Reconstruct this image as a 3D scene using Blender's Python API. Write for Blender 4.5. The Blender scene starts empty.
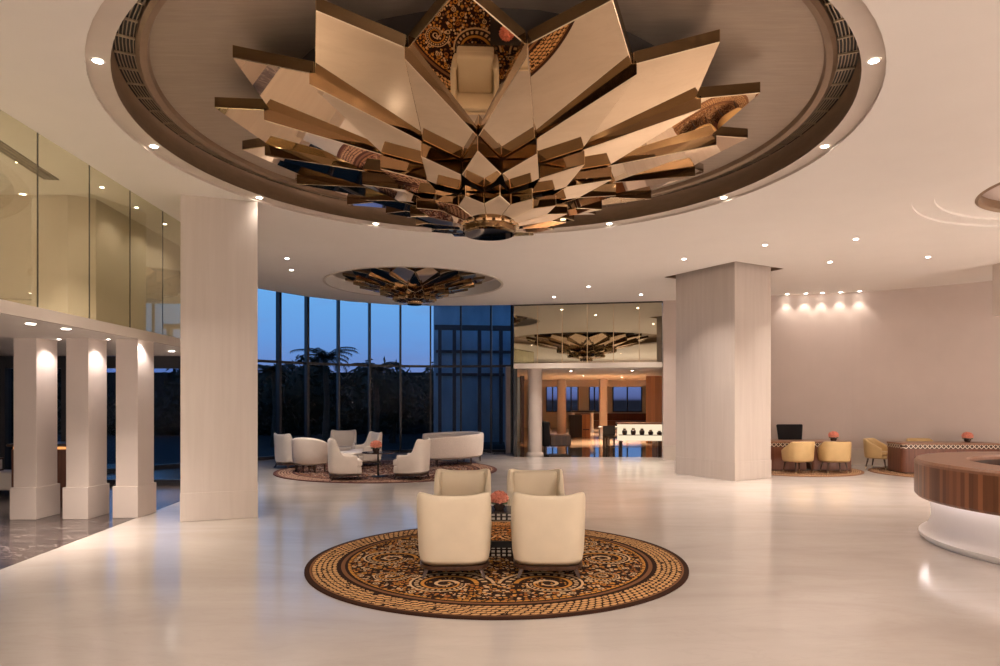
import bpy, bmesh, math, random
from mathutils import Vector, Matrix
from mathutils.geometry import tessellate_polygon
R = random.Random(7)
PI = math.pi
C = bpy.context.scene.collection
scene = bpy.context.scene
CAMZ, F, HZ, H = 1.8, 666.67, 401.0, 4.88

# ------------------------------------------------------------------ mesh helper
class MB:
    def __init__(s): s.v = []; s.f = []; s.m = []; s.sm = []
    def add(s, vs, fs, mi=0, smooth=False):
        o = len(s.v); s.v += [tuple(v) for v in vs]
        for f in fs:
            s.f.append([i + o for i in f]); s.m.append(mi); s.sm.append(smooth)
        return s
    def box(s, x0, x1, y0, y1, z0, z1, mi=0, M=None):
        vs = [(x, y, z) for z in (z0, z1) for y in (y0, y1) for x in (x0, x1)]
        if M is not None: vs = [tuple(M @ Vector(v)) for v in vs]
        return s.add(vs, [(0,2,3,1), (4,5,7,6), (0,1,5,4), (2,6,7,3), (0,4,6,2), (1,3,7,5)], mi)
    def prism(s, pts, z0, z1, mi=0):          # pts ccw
        n = len(pts)
        vs = [(p[0], p[1], z0) for p in pts] + [(p[0], p[1], z1) for p in pts]
        fs = [tuple(range(n))[::-1], tuple(range(n, 2*n))]
        fs += [(i, (i+1) % n, (i+1) % n + n, i + n) for i in range(n)]
        return s.add(vs, fs, mi)
    def slab(s, bottom, t, mi=0):             # 3d polygon pushed up by t
        n = len(bottom)
        vs = list(bottom) + [(p[0], p[1], p[2] + t) for p in bottom]
        fs = [tuple(range(n))[::-1], tuple(range(n, 2*n))]
        fs += [(i, (i+1) % n, (i+1) % n + n, i + n) for i in range(n)]
        return s.add(vs, fs, mi)
    def lathe(s, prof, n=48, c=(0, 0, 0), mi=0, smooth=True, a0=0, a1=2*PI, sx=1, sy=1):
        closed = abs(a1 - a0 - 2*PI) < 1e-6
        m = n if closed else n + 1
        vs = []
        for i in range(m):
            a = a0 + (a1 - a0) * i / n
            for r, z in prof: vs.append((c[0] + sx*r*math.cos(a), c[1] + sy*r*math.sin(a), c[2] + z))
        k = len(prof); fs = []
        for i in range(n):
            j = (i + 1) % m
            for q in range(k - 1):
                fs.append((i*k+q, j*k+q, j*k+q+1, i*k+q+1))
        return s.add(vs, fs, mi, smooth)
    def disc(s, r, z, n=48, c=(0, 0), mi=0, up=True):
        vs = [(c[0] + r*math.cos(2*PI*i/n), c[1] + r*math.sin(2*PI*i/n), z) for i in range(n)]
        f = tuple(range(n))
        return s.add(vs, [f if up else f[::-1]], mi)
    def tube(s, path, rad, n=8, mi=0, cap=True):
        path = [Vector(p) for p in path]
        if not isinstance(rad, (list, tuple)): rad = [rad]*len(path)
        vs = []; k = len(path)
        for i, p in enumerate(path):
            d = (path[min(i+1, k-1)] - path[max(i-1, 0)]).normalized()
            a = Vector((0, 0, 1)) if abs(d.z) < .9 else Vector((1, 0, 0))
            u = d.cross(a).normalized(); w = d.cross(u).normalized()
            for q in range(n):
                t = 2*PI*q/n
                vs.append(tuple(p + rad[i]*(math.cos(t)*u + math.sin(t)*w)))
        fs = [(i*n+q, (i+1)*n+q, (i+1)*n+(q+1) % n, i*n+(q+1) % n) for i in range(k-1) for q in range(n)]
        if cap: fs += [tuple(range(n)), tuple(range((k-1)*n, k*n))[::-1]]
        return s.add(vs, fs, mi, True)
    def leg(s, top, bot, rt, rb, n=4, mi=0, rot=PI/4):
        vs = []
        for (p, r) in ((bot, rb), (top, rt)):
            for q in range(n):
                t = rot + 2*PI*q/n
                vs.append((p[0]+r*math.cos(t), p[1]+r*math.sin(t), p[2]))
        fs = [tuple(range(n))[::-1], tuple(range(n, 2*n))] + [(i, (i+1) % n, (i+1) % n+n, i+n) for i in range(n)]
        return s.add(vs, fs, mi)
    def build(s, name, mats, parent=None, kind=None, bevel=0, seg=2, sub=0, loc=None, auto=True):
        me = bpy.data.meshes.new(name)
        me.from_pydata(s.v, [], s.f)
        if not isinstance(mats, (list, tuple)): mats = [mats]
        for m in mats: me.materials.append(m)
        me.polygons.foreach_set('material_index', s.m)
        me.polygons.foreach_set('use_smooth', s.sm)
        bm = bmesh.new(); bm.from_mesh(me); bmesh.ops.recalc_face_normals(bm, faces=bm.faces); bm.to_mesh(me); bm.free()
        me.update()
        if any(s.sm): me.set_sharp_from_angle(angle=.62)
        o = bpy.data.objects.new(name, me); C.objects.link(o)
        if parent: o.parent = parent
        if loc: o.location = loc
        if kind: o['kind'] = kind
        if bevel:
            b = o.modifiers.new('bevel', 'BEVEL'); b.width = bevel; b.segments = seg; b.limit_method = 'ANGLE'; b.angle_limit = .6
        if sub:
            q = o.modifiers.new('sub', 'SUBSURF'); q.levels = sub; q.render_levels = sub
        return o

def empty(name, label, cat, loc=(0, 0, 0), rz=0, group=None):
    o = bpy.data.objects.new(name, None); C.objects.link(o)
    o.empty_display_size = .2
    o.location = loc; o.rotation_euler = (0, 0, rz)
    return tag(o, label, cat, group)
def tag(o, label, cat, group=None, kind=None):
    o['label'] = label; o['category'] = cat
    if group: o['group'] = group
    if kind: o['kind'] = kind
    return o
def copy_tree(o, parent=None):
    c = o.copy(); C.objects.link(c); c.parent = parent
    for ch in [x for x in bpy.data.objects if x.parent == o]: copy_tree(ch, c)
    return c
def again(o, label, loc, rz=0, group=None, scale=None):
    c = copy_tree(o); c['label'] = label; c.location = loc; c.rotation_euler = (0, 0, rz)
    if group: c['group'] = group
    if scale: c.scale = (scale,)*3
    return c

# ------------------------------------------------------------------ node helper
class NT:
    def __init__(s, nt): s.nt = nt
    def n(s, t, **kw):
        x = s.nt.nodes.new(t)
        for k, v in kw.items(): setattr(x, k, v)
        return x
    def link(s, a, b): s.nt.links.new(a, b)
class E:                                   # float expression on sockets
    def __init__(s, T, sock): s.T = T; s.s = sock
    def op(s, o, b=None, c=None):
        x = s.T.n('ShaderNodeMath', operation=o)
        for i, v in enumerate((s, b, c)):
            if v is None: continue
            if isinstance(v, E): s.T.link(v.s, x.inputs[i])
            else: x.inputs[i].default_value = v
        return E(s.T, x.outputs[0])
    def __add__(s, b): return s.op('ADD', b)
    def __sub__(s, b): return s.op('SUBTRACT', b)
    def __mul__(s, b): return s.op('MULTIPLY', b)
    def __truediv__(s, b): return s.op('DIVIDE', b)
    def lt(s, b): return s.op('LESS_THAN', b)
    def gt(s, b): return s.op('GREATER_THAN', b)
    def abs(s): return s.op('ABSOLUTE')
    def sin(s): return s.op('SINE')
    def frac(s): return s.op('FRACT')
    def floor(s): return s.op('FLOOR')
    def sqrt(s): return s.op('SQRT')
    def mn(s, b): return s.op('MINIMUM', b)
    def mx(s, b): return s.op('MAXIMUM', b)

def new_mat(name):
    m = bpy.data.materials.new(name); m.use_nodes = True
    nt = m.node_tree; nt.nodes.clear()
    T = NT(nt); out = T.n('ShaderNodeOutputMaterial')
    return m, T, out
def principled(T, out, col=(.8,.8,.8), rough=.5, metal=0, spec=.5, **kw):
    p = T.n('ShaderNodeBsdfPrincipled')
    p.inputs['Base Color'].default_value = (*col, 1)
    p.inputs['Roughness'].default_value = rough
    p.inputs['Metallic'].default_value = metal
    p.inputs['Specular IOR Level'].default_value = spec
    for k, v in kw.items(): p.inputs[k.replace('_', ' ')].default_value = v
    T.link(p.outputs[0], out.inputs[0])
    return p
def ramp(T, fac, stops, interp='LINEAR'):
    r = T.n('ShaderNodeValToRGB'); r.color_ramp.interpolation = interp
    e = r.color_ramp.elements
    while len(e) < len(stops): e.new(.5)
    for q, (p, c) in zip(e, stops):
        q.position = p; q.color = (*c, 1) if len(c) == 3 else c
    T.link(fac, r.inputs[0]); return r.outputs[0]
def mapping(T, kind='Object', scale=(1, 1, 1), rot=(0, 0, 0)):
    tc = T.n('ShaderNodeTexCoord'); mp = T.n('ShaderNodeMapping')
    mp.inputs['Scale'].default_value = scale; mp.inputs['Rotation'].default_value = rot
    T.link(tc.outputs[kind], mp.inputs[0]); return mp.outputs[0]
def noise(T, vec, scale=5, detail=4, rough=.5, dist=0):
    n = T.n('ShaderNodeTexNoise')
    for k, v in (('Scale', scale), ('Detail', detail), ('Roughness', rough), ('Distortion', dist)): n.inputs[k].default_value = v
    T.link(vec, n.inputs['Vector']); return n.outputs['Fac']
def mixc(T, fac, a, b):
    x = T.n('ShaderNodeMix', data_type='RGBA')
    T.link(fac.s if isinstance(fac, E) else fac, x.inputs[0]) if not isinstance(fac, float) else setattr(x.inputs[0], 'default_value', fac)
    for i, v in ((6, a), (7, b)):
        if isinstance(v, (tuple, list)): x.inputs[i].default_value = (*v, 1)
        else: T.link(v, x.inputs[i])
    return x.outputs[2]
def bump(T, p, h, strength=.2, dist=.01):
    b = T.n('ShaderNodeBump'); b.inputs['Strength'].default_value = strength; b.inputs['Distance'].default_value = dist
    T.link(h, b.inputs['Height']); T.link(b.outputs[0], p.inputs['Normal'])

def simple(name, col, rough=.5, metal=0, spec=.5, var=.06, vs=6, stretch=(1, 1, 1), bmp=0):
    m, T, out = new_mat(name); p = principled(T, out, col, rough, metal, spec)
    n = noise(T, mapping(T, 'Object', stretch), vs, 4)
    lo = tuple(c*(1-var) for c in col); hi = tuple(min(1, c*(1+var)) for c in col)
    T.link(ramp(T, n, [(.3, lo), (.7, hi)]), p.inputs['Base Color'])
    if bmp: bump(T, p, n, bmp)
    return m
def emit(name, col, s):
    m, T, out = new_mat(name); e = T.n('ShaderNodeEmission')
    e.inputs[0].default_value = (*col, 1); e.inputs[1].default_value = s
    T.link(e.outputs[0], out.inputs[0]); return m
def glass(name, tint, refl_boost=0.0, rtint=(1, 1, 1), rough=0.0, ior=1.5):
    m, T, out = new_mat(name)
    tr = T.n('ShaderNodeBsdfTransparent'); tr.inputs[0].default_value = (*tint, 1)
    g = T.n('ShaderNodeBsdfGlossy'); g.inputs['Color'].default_value = (*rtint, 1); g.inputs['Roughness'].default_value = rough
    fr = T.n('ShaderNodeFresnel'); ge = T.n('ShaderNodeNewGeometry')
    T.link((E(T, ge.outputs['Backfacing'])*(1/ior - ior) + ior).s, fr.inputs[0])
    f = (E(T, fr.outputs[0]) + refl_boost).mn(1.0)
    mx = T.n('ShaderNodeMixShader'); T.link(f.s, mx.inputs[0]); T.link(tr.outputs[0], mx.inputs[1]); T.link(g.outputs[0], mx.inputs[2])
    T.link(mx.outputs[0], out.inputs[0]); return m

# ------------------------------------------------------------------ materials
def marble_floor():
    m, T, out = new_mat('cream_marble'); p = principled(T, out, rough=.14, spec=.6)
    v = mapping(T, 'Object', (.35, 1, 1), (0, 0, .25))
    n1 = noise(T, v, 1.1, 6, .6, .8)
    base = ramp(T, n1, [(.3, (.49, .435, .395)), (.5, (.55, .495, .455)), (.7, (.59, .535, .50))])
    n2 = noise(T, mapping(T, 'Object', (.3, 1.3, 1), (0, 0, .35)), 2.2, 7, .62, 1.4)
    vein = ramp(T, n2, [(.47, (0, 0, 0)), (.5, (1, 1, 1)), (.53, (0, 0, 0))])
    f = E(T, vein) * .14
    T.link(mixc(T, f, base, (.42, .36, .32)), p.inputs['Base Color'])
    r = noise(T, mapping(T), 3, 2)
    T.link((E(T, r)*.08 + .10).s, p.inputs['Roughness'])
    return m
def dark_marble():
    m, T, out = new_mat('grey_veined_marble'); p = principled(T, out, rough=.17, spec=.25)
    n1 = noise(T, mapping(T, 'Object', (.5, 1.6, 1), (0, 0, .3)), 1.6, 7, .65, 1.5)
    base = ramp(T, n1, [(.3, (.03, .023, .023)), (.6, (.10, .074, .067)), (.8, (.24, .185, .165))])
    vein = ramp(T, noise(T, mapping(T, 'Object', (.4, 1.8, 1), (0, 0, .5)), 1.5, 6, .6, 2), [(.48, (0, 0, 0)), (.5, (1, 1, 1)), (.52, (0, 0, 0))])
    T.link(mixc(T, E(T, vein)*.5, base, (.42, .36, .33)), p.inputs['Base Color']); return m
def stone(name, a, b, rough=.35):
    m, T, out = new_mat(name); p = principled(T, out, rough=rough, spec=.4)
    n1 = noise(T, mapping(T, 'Object', (7, 7, .35)), 1.6, 6, .6, .6)
    n2 = noise(T, mapping(T, 'Object', (1, 1, 2.0)), .8, 3)
    c = ramp(T, n1, [(.35, a), (.65, b)])
    T.link(mixc(T, E(T, n2)*.25, c, tuple(x*1.08 for x in b)), p.inputs['Base Color']); return m
def wood(name, a, b, plank=0, rough=.3, radial=None, spec=.5):
    m, T, out = new_mat(name); p = principled(T, out, rough=rough, spec=spec)
    n1 = noise(T, mapping(T, 'Object', (14, 14, .8)), 1.2, 5, .6, .4)
    c = ramp(T, n1, [(.3, a), (.7, b)])
    if radial:
        tc = T.n('ShaderNodeTexCoord'); sp = T.n('ShaderNodeSeparateXYZ'); T.link(tc.outputs['Object'], sp.inputs[0])
        th = E(T, sp.outputs[1]).op('ARCTAN2', E(T, sp.outputs[0]))
        k = (th * (radial/(2*PI))).floor()
        wn = T.n('ShaderNodeTexWhiteNoise', noise_dimensions='1D'); T.link(k.s, wn.inputs['W'])
        d = E(T, wn.outputs[0])
        dark = tuple(x*.45 for x in a); lite = tuple(x*1.25 for x in b)
        c2 = ramp(T, d.s, [(0, dark), (.5, a), (1, lite)])
        c = mixc(T, .62, c, c2)
    T.link(c, p.inputs['Base Color']); return m
def wood_planks(name, a, b, w=8, rough=.35):
    m, T, out = new_mat(name); p = principled(T, out, rough=rough)
    tc = T.n('ShaderNodeTexCoord'); sp = T.n('ShaderNodeSeparateXYZ'); T.link(tc.outputs['Object'], sp.inputs[0])
    k = ((E(T, sp.outputs[0]) + E(T, sp.outputs[1])*.37) * w).floor()
    wn = T.n('ShaderNodeTexWhiteNoise', noise_dimensions='1D'); T.link(k.s, wn.inputs['W'])
    n1 = noise(T, mapping(T, 'Object', (14, 14, .8)), 1.2, 5, .6, .4)
    f = E(T, wn.outputs[0])*.5 + E(T, n1)*.5
    T.link(ramp(T, f.s, [(.25, a), (.75, b)]), p.inputs['Base Color']); return m
def silver_leaf():
    m, T, out = new_mat('brushed_leaf_ceiling'); p = principled(T, out, rough=.42, metal=.35, spec=.5)
    n1 = noise(T, mapping(T, 'Object', (.9, 9, 1)), 3.0, 5, .6)
    n2 = noise(T, mapping(T, 'Object', (1, 1, 1)), 1.3, 3)
    c = ramp(T, n1, [(.3, (.37, .29, .22)), (.7, (.45, .36, .275))])
    T.link(mixc(T, E(T, n2)*.4, c, (.42, .33, .255)), p.inputs['Base Color']); bump(T, p, n1, .15); return m
def trellis(name, scale=12, dark=(.05, .02, .012), lite=(.62, .52, .42), axis=(1, 1)):
    m, T, out = new_mat(name); p = principled(T, out, rough=.3)
    tc = T.n('ShaderNodeTexCoord'); sp = T.n('ShaderNodeSeparateXYZ'); T.link(tc.outputs['Object'], sp.inputs[0])
    u = (E(T, sp.outputs[0])*axis[0] + E(T, sp.outputs[1])*axis[1]) * scale; v = E(T, sp.outputs[2]) * scale
    a = ((u + v).frac() - .5).abs(); b = ((u - v).frac() - .5).abs()
    f = a.gt(.38).mx(b.gt(.38))
    T.link(mixc(T, f, dark, lite), p.inputs['Base Color']); return m
def inlay():
    m, T, out = new_mat('bone_inlay'); p = principled(T, out, rough=.25)
    tc = T.n('ShaderNodeTexCoord'); sp = T.n('ShaderNodeSeparateXYZ'); T.link(tc.outputs['Object'], sp.inputs[0])
    g = [(((E(T, sp.outputs[i])*s).frac() - .5).abs()).lt(.3) for i, s in ((0, 16), (1, 16), (2, 24))]
    f = g[0]*g[1]*g[2]
    T.link(mixc(T, f, (.02, .014, .012), (.55, .5, .44)), p.inputs['Base Color']); return m
def rug_mat(name, pal, border=True, seed=0.0):
    dark, cream, gold, rust, mid = pal; tan = tuple(a*.5+b*.5 for a, b in zip(cream, gold))
    m, T, out = new_mat(name); p = principled(T, out, rough=.95, spec=.1)
    tc = T.n('ShaderNodeTexCoord'); sp = T.n('ShaderNodeSeparateXYZ'); T.link(tc.outputs['Object'], sp.inputs[0])
    x, y = E(T, sp.outputs[0]), E(T, sp.outputs[1])
    r = (x*x + y*y).sqrt(); th = y.op('ARCTAN2', x)
    def vor(scale, off=0.0):
        mp = T.n('ShaderNodeMapping'); mp.inputs['Scale'].default_value = (1, 1, 0); mp.inputs['Location'].default_value = (off, off*.7, 0)
        T.link(tc.outputs['Object'], mp.inputs[0])
        v = T.n('ShaderNodeTexVoronoi'); v.inputs['Scale'].default_value = scale; v.inputs['Randomness'].default_value = .75
        T.link(mp.outputs[0], v.inputs['Vector'])
        s3 = T.n('ShaderNodeSeparateXYZ'); T.link(v.outputs['Color'], s3.inputs[0])
        return E(T, v.outputs['Distance']), E(T, s3.outputs[0])
    d1, h1 = vor(21, seed); d2, h2 = vor(46, seed+3.1)
    flow = ramp(T, h1.s, [(0, cream), (.34, gold), (.62, rust), (.82, cream)], 'CONSTANT')
    small = ramp(T, h2.s, [(0, cream), (.36, gold), (.66, rust), (.86, mid)], 'CONSTANT')
    c = mixc(T, d2.lt(.47)*h2.gt(.05), dark, small)
    ring1 = d1.lt(.40); core = d1.lt(.15); petal = d1.lt(.44)
    c = mixc(T, petal, c, dark)
    c = mixc(T, ring1*(d1*26.0).sin().gt(-.2), c, flow)
    # swirling paisleys, mirrored left-right, and a fourfold set of them round the field
    def paisley(cx, cy, r0, sgn, c):
        qx, qy = x.abs() - cx, y - cy
        rho = (qx*qx + qy*qy).sqrt(); ph = (qy*sgn).op('ARCTAN2', qx)
        rad = (ph/(2*PI) + .5)*(r0*.62) + r0*.45
        dd = rho - rad
        inside = dd.lt(.0); t = rho/rad
        c = mixc(T, inside, c, dark)
        c = mixc(T, inside*t.gt(.93), c, cream)
        c = mixc(T, inside*t.lt(.86)*t.gt(.74)*((ph*26.0).sin().gt(-.1)), c, cream)
        c = mixc(T, inside*t.lt(.68)*t.gt(.58), c, gold)
        c = mixc(T, inside*t.lt(.52)*((d2).lt(.36)), c, small)
        c = mixc(T, inside*t.lt(.3)*t.gt(.2), c, cream)
        return c
    for cx, cy, r0, sg in ((.24, -.50, .22, 1), (.24, .48, .2, -1), (.57, 0.0, .2, 1), (.52, -.36, .1, -1), (.52, .36, .1, 1)):
        c = paisley(cx, cy, r0, sg, c)
    # borders
    def rows(r0, r1, nrow, nth, col, c, off=.5):
        k = (r - r0)*(nrow/(r1 - r0)); row = k.floor()
        u = (th*(nth/(2*PI)) + row*off).frac() - .5; v = k.frac() - .5
        el = (u*u*4.2 + v*v*5.0 + u*v*3.0)
        msk = r.gt(r0)*r.lt(r1)
        c = mixc(T, msk, c, dark)
        return mixc(T, msk*el.lt(.86)*(d2.lt(.72)).mx(d1.lt(.2)), c, col)
    if border:
        c = rows(.765, .80, 1, 150, gold, c)
        c = mixc(T, r.gt(.80)*r.lt(.82), c, mid)
        c = mixc(T, r.gt(.82)*r.lt(.84), c, dark)
        c = mixc(T, r.gt(.785)*r.lt(.80), c, dark)
        c = rows(.84, .965, 5, 150, tan, c)
    c = mixc(T, r.gt(.965), c, mid)
    c = mixc(T, r.gt(.975), c, tuple(k*1.5 for k in dark))
    n = noise(T, mapping(T), 60, 2)
    T.link(c, p.inputs['Base Color']); bump(T, p, n, .3); return m

M = {}
M['floor'] = marble_floor(); M['dfloor'] = dark_marble()
M['plaster'] = simple('ceiling_plaster', (.91, .87, .825), .75, spec=.2, var=.01, vs=2)
M['wallr'] = simple('taupe_plaster', (.60, .51, .465), .7, spec=.25, var=.02, vs=2)
M['wallw'] = simple('pale_plaster', (.66, .59, .52), .7, spec=.25, var=.02, vs=2)
M['stone'] = stone('travertine', (.60, .53, .475), (.645, .575, .52))
M['stone2'] = stone('travertine_grey', (.52, .455, .41), (.57, .505, .46))
M['pier'] = simple('pier_paint', (.63, .55, .50), .45, var=.02, vs=3)
M['leaf'] = silver_leaf()
M['flange'] = simple('flange_paint', (.66, .58, .51), .6, var=.02)
M['bronze'] = simple('bronze_cove', (.30, .20, .125), .4, .3, var=.08, stretch=(1, 1, 4))
M['brasswire'] = simple('brass_grille', (.5, .4, .28), .35, .7)
M['black'] = simple('black', (.012, .011, .011), .5)
M['slot'] = simple('dark_slot', (.05, .038, .03), .6)
def mirror(name, col, rough):
    m, T, out = new_mat(name); p = principled(T, out, col, rough, 1.0)
    n = noise(T, mapping(T), 2, 2); T.link(ramp(T, n, [(.3, tuple(c*.97 for c in col)), (.7, col)]), p.inputs['Base Color']); return m
M['mirror'] = mirror('bronze_mirror', (.83, .63, .43), .012)
M['mirror_dark_refl'] = mirror('bronze_mirror_dark_refl', (.26, .18, .10), .03)  # dark reflections of the petal sides put into the tint
M['trim'] = mirror('champagne_edge', (.95, .78, .55), .25)
M['cream'] = simple('cream_leather', (.73, .63, .475), .48, spec=.35, var=.03, vs=5, bmp=.05)
M['creamlt'] = simple('ivory_leather', (.82, .75, .68), .5, spec=.35, var=.03, vs=5)
M['boucle'] = simple('ivory_boucle', (.80, .72, .66), .8, spec=.2, var=.05, vs=30)
M['olive'] = simple('ochre_leather', (.60, .42, .20), .42, spec=.35, var=.04)
M['blackleather'] = simple('black_leather', (.010, .008, .009), .65, spec=.2)
M['dwood'] = wood('dark_walnut', (.035, .014, .008), (.08, .035, .018), rough=.3)
M['redwood'] = wood('mahogany', (.10, .032, .018), (.19, .068, .035), rough=.3)
M['counterwood'] = wood('striped_veneer', (.16, .058, .022), (.27, .105, .042), rough=.35, radial=230)
M['countertop'] = wood('counter_top', (.24, .11, .06), (.31, .15, .085), rough=.3)
M['orangewood'] = wood_planks('orange_veneer', (.34, .13, .035), (.52, .22, .06), 7)
M['parquet'] = wood_planks('parquet', (.34, .20, .11), (.46, .29, .17), 5, .15)
M['lfloor'] = simple('black_polished_floor', (.03, .022, .018), .06, spec=.7)
M['whitebase'] = simple('white_solid_surface', (.78, .74, .72), .3, var=.01)
M['trellis'] = trellis('trellis_inlay', 9)
M['inlay'] = inlay()
M['frame'] = simple('window_frame', (.018, .018, .024), .4, var=.1)
M['glass'] = glass('window_glass', (.80, .86, .92), 0.0, ior=1.12)
M['mglass'] = glass('green_glass', (.83, .81, .70), .06, (.9, .92, .78))
M['bglass'] = glass('mirrored_balustrade', (.25, .24, .19), .62, (.84, .79, .62))
M['joint'] = simple('dark_joint', (.05, .045, .03), .4)
M['brass'] = simple('brass', (.62, .46, .28), .3, .9)
M['lens'] = emit('lamp_lens', (1, .9, .78), 30)
M['globe'] = emit('fill_globe_glow', (1, .88, .785), 260)  # glow of the added fill globes out of view
M['led'] = emit('led_strip', (1, .90, .88), 9)
M['coral'] = simple('coral_petals', (.85, .34, .24), .6, var=.15, vs=25)
M['green'] = simple('green_leaves', (.09, .16, .05), .5, var=.2)
M['vase'] = simple('dark_vase', (.05, .03, .025), .15)
M['bluewin'] = emit('dusk_blue', (.018, .07, .19), 1.0)
M['lampglow'] = emit('amber_glow', (1, .38, .12), .9)
M['white'] = simple('off_white', (.75, .7, .66), .4, var=.02)
M['caselit'] = emit('lit_display_panel', (1, .80, .56), .75)
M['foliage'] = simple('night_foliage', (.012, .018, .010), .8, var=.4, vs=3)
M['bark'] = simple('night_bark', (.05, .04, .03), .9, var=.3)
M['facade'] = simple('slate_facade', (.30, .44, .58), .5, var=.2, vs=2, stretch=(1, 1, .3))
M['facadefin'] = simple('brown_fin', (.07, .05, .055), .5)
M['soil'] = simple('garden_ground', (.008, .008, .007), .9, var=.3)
PAL = ((.030, .013, .008), (.68, .46, .26), (.60, .27, .055), (.42, .15, .035), (.22, .10, .045))
M['rug'] = rug_mat('suzani_rug', PAL)
M['rug2'] = rug_mat('suzani_rug_cold_light', ((.075, .032, .028), (.56, .40, .31), (.40, .20, .11), (.34, .14, .10), (.2, .1, .075)), seed=5.0)  # cold window light put into this palette
M['rug3'] = rug_mat('tan_rug', ((.14, .07, .04), (.5, .33, .2), (.42, .24, .11), (.3, .15, .07), (.2, .1, .06)), seed=9.0)

def circ(cx, cy, r, n=96): return [(cx + r*math.cos(2*PI*i/n), cy + r*math.sin(2*PI*i/n)) for i in range(n)]
def flat_holes(name, loops, z, mat, up=False, t=0.0):
    vv = [[Vector((p[0], p[1], 0)) for p in l] for l in loops]
    tris = tessellate_polygon(vv)
    allv = [p for l in loops for p in l]
    fs = [tuple(t3) for t3 in tris]
    mb = MB(); mb.add([(p[0], p[1], z) for p in allv], fs)
    o = mb.build(name, mat, kind='structure')
    me = o.data
    want = 1 if up else -1
    if me.polygons[0].normal.z*want < 0: me.flip_normals()
    return o

# ------------------------------------------------------------------ outline of the hall (from plan)
GL = [(-11.5, 14.6), (-9.4, 17.4), (-8.2, 19.0), (-6.93, 20.8), (-6.28, 21.6), (-5.43, 22.3), (-4.50, 22.9), (-3.49, 23.3), (-2.45, 23.5), (-1.37, 23.5), (-.30, 23.4), (.42, 23.25)]
CE = [(-15.9, -9), (15.1, -9), (15.1, 11), (14.4, 14.6), (12.8, 17.1), (11.6, 18.15), (10.25, 18.95), (9.15, 19.3), (7.95, 19.6), (5.05, 20.55), (.44, 21.35), (-1.0, 21.55), (-2.3, 21.55), (-3.5, 21.3), (-4.7, 20.6), (-5.75, 19.6), (-6.6, 18.3), (-7.6, 16.2), (-8.6, 13.4), (-15, 13.4)]
RC = (-.13, 8.15); R2 = (-2.25, 17.56); RK = (8.9, 8.9)

# floors
mb = MB(); mb.add([(-5.33+.084*16.1, -9, 0), (15.4, -9, 0), (15.4, 19.2, 0), (11.5, 21, 0), (5.0, 21.4, 0), (.44, 21.45, 0), (.42, 23.3, 0), (-2.4, 23.6, 0), (-6.9, 20.9, 0), (-8.2, 19.1, 0), (-5.94, 14.4, 0), (-5.74, 12, 0), (-5.33, 7.1, 0)],
              [tuple(range(13))]); mb.build('floor', M['floor'], kind='structure')
mb = MB(); mb.add([(-16, -9, 0), (-5.33+.084*16.1, -9, 0), (-5.33, 7.1, 0), (-5.74, 12, 0), (-5.94, 14.4, 0), (-8.2, 19.1, 0), (-16, 19.1, 0)], [tuple(range(7))])
mb.build('floor_left', M['dfloor'], kind='structure')
mb = MB(); mb.add([(.44, 21.45, 0), (5.0, 21.4, 0), (9.5, 21.4, 0), (9.5, 25.7, 0), (.44, 25.7, 0)], [tuple(range(5))]); mb.build('floor_lounge', M['lfloor'], kind='structure')
mb = MB(); mb.add([(.44, 25.7, 0), (9.5, 25.7, 0), (14, 46, 0), (.44, 46, 0)], [(0, 1, 2, 3)]); mb.build('floor_parquet', M['parquet'], kind='structure')
# ceiling
u = Vector((.862, .507)); w = Vector((-.507, .862)); N0 = Vector((5.27, 14.97))
PW, PL = 1.24, 1.80
def pil(off): return [tuple(N0 + u*a + w*b) for a, b in ((-off, -off), (PW+off, -off), (PW+off, PL+off), (-off, PL+off))]
flat_holes('ceiling', [CE, circ(*RC, 4.2), circ(*R2, 2.27), circ(*RK, 2.9), pil(.2)], H, M['plaster'])
# trough in front of the glazing
mb = MB()
TR = [(.44, 21.35), (-1.0, 21.55), (-2.3, 21.55), (-3.5, 21.3), (-4.7, 20.6), (-5.75, 19.6), (-6.6, 18.3), (-7.6, 16.2), (-8.6, 13.4)]
n = len(TR)
mb.add([(a, b, H) for a, b in TR] + [(a, b, 5.5) for a, b in TR], [(i, i+1, i+1+n, i+n) for i in range(n-1)])
mb.build('ceiling_trough', M['slot'], kind='structure')
mb = MB(); loop = [(.44, 21.3)] + [(.44, 23.6)] + [(a, b+.25) for a, b in GL[::-1]] + [(-11.5, 13.2), (-8.4, 13.2)] + TR[::-1][1:-1]
tri = tessellate_polygon([[Vector((*p, 0)) for p in loop]]); mb.add([(*p, 5.5) for p in loop], [tuple(t) for t in tri]); mb.build('ceiling_soffit', M['slot'], kind='structure')
MB().prism([(-16.4, -9.4), (15.8, -9.4), (15.8, 26), (.3, 26), (.42, 23.5)] + [(a-.05, b+.15) for a, b in GL[::-1][1:]] + [(-16.4, 14.7)], 5.6, 5.7).build('ceiling_light_shield', M['slot'], kind='structure')  # unseen slab added to keep sky light from leaking in
# big ceiling recess: flange, riser, leaf disc
mb = MB(); mb.lathe([(4.2, H), (4.2, H+.035), (4.0, H+.035)], 128, (RC[0], RC[1], 0))
mb.build('ceiling_flange', M['flange'], kind='structure')
mb = MB(); mb.lathe([(4.0, H+.035), (4.02, H+.07), (4.02, 5.14), (3.99, 5.19)], 128, (RC[0], RC[1], 0)); mb.lathe([(3.80, 5.2), (3.80, 5.15), (3.76, 5.13), (3.70, 5.15), (3.68, 5.2)], 128, (RC[0], RC[1], 0))
mb.build('ceiling_cove', M['bronze'], kind='structure')
mb = MB(); mb.disc(3.79, 5.2, 128, RC, up=False); mb.build('ceiling_disc', M['leaf'], kind='structure', )
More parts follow.
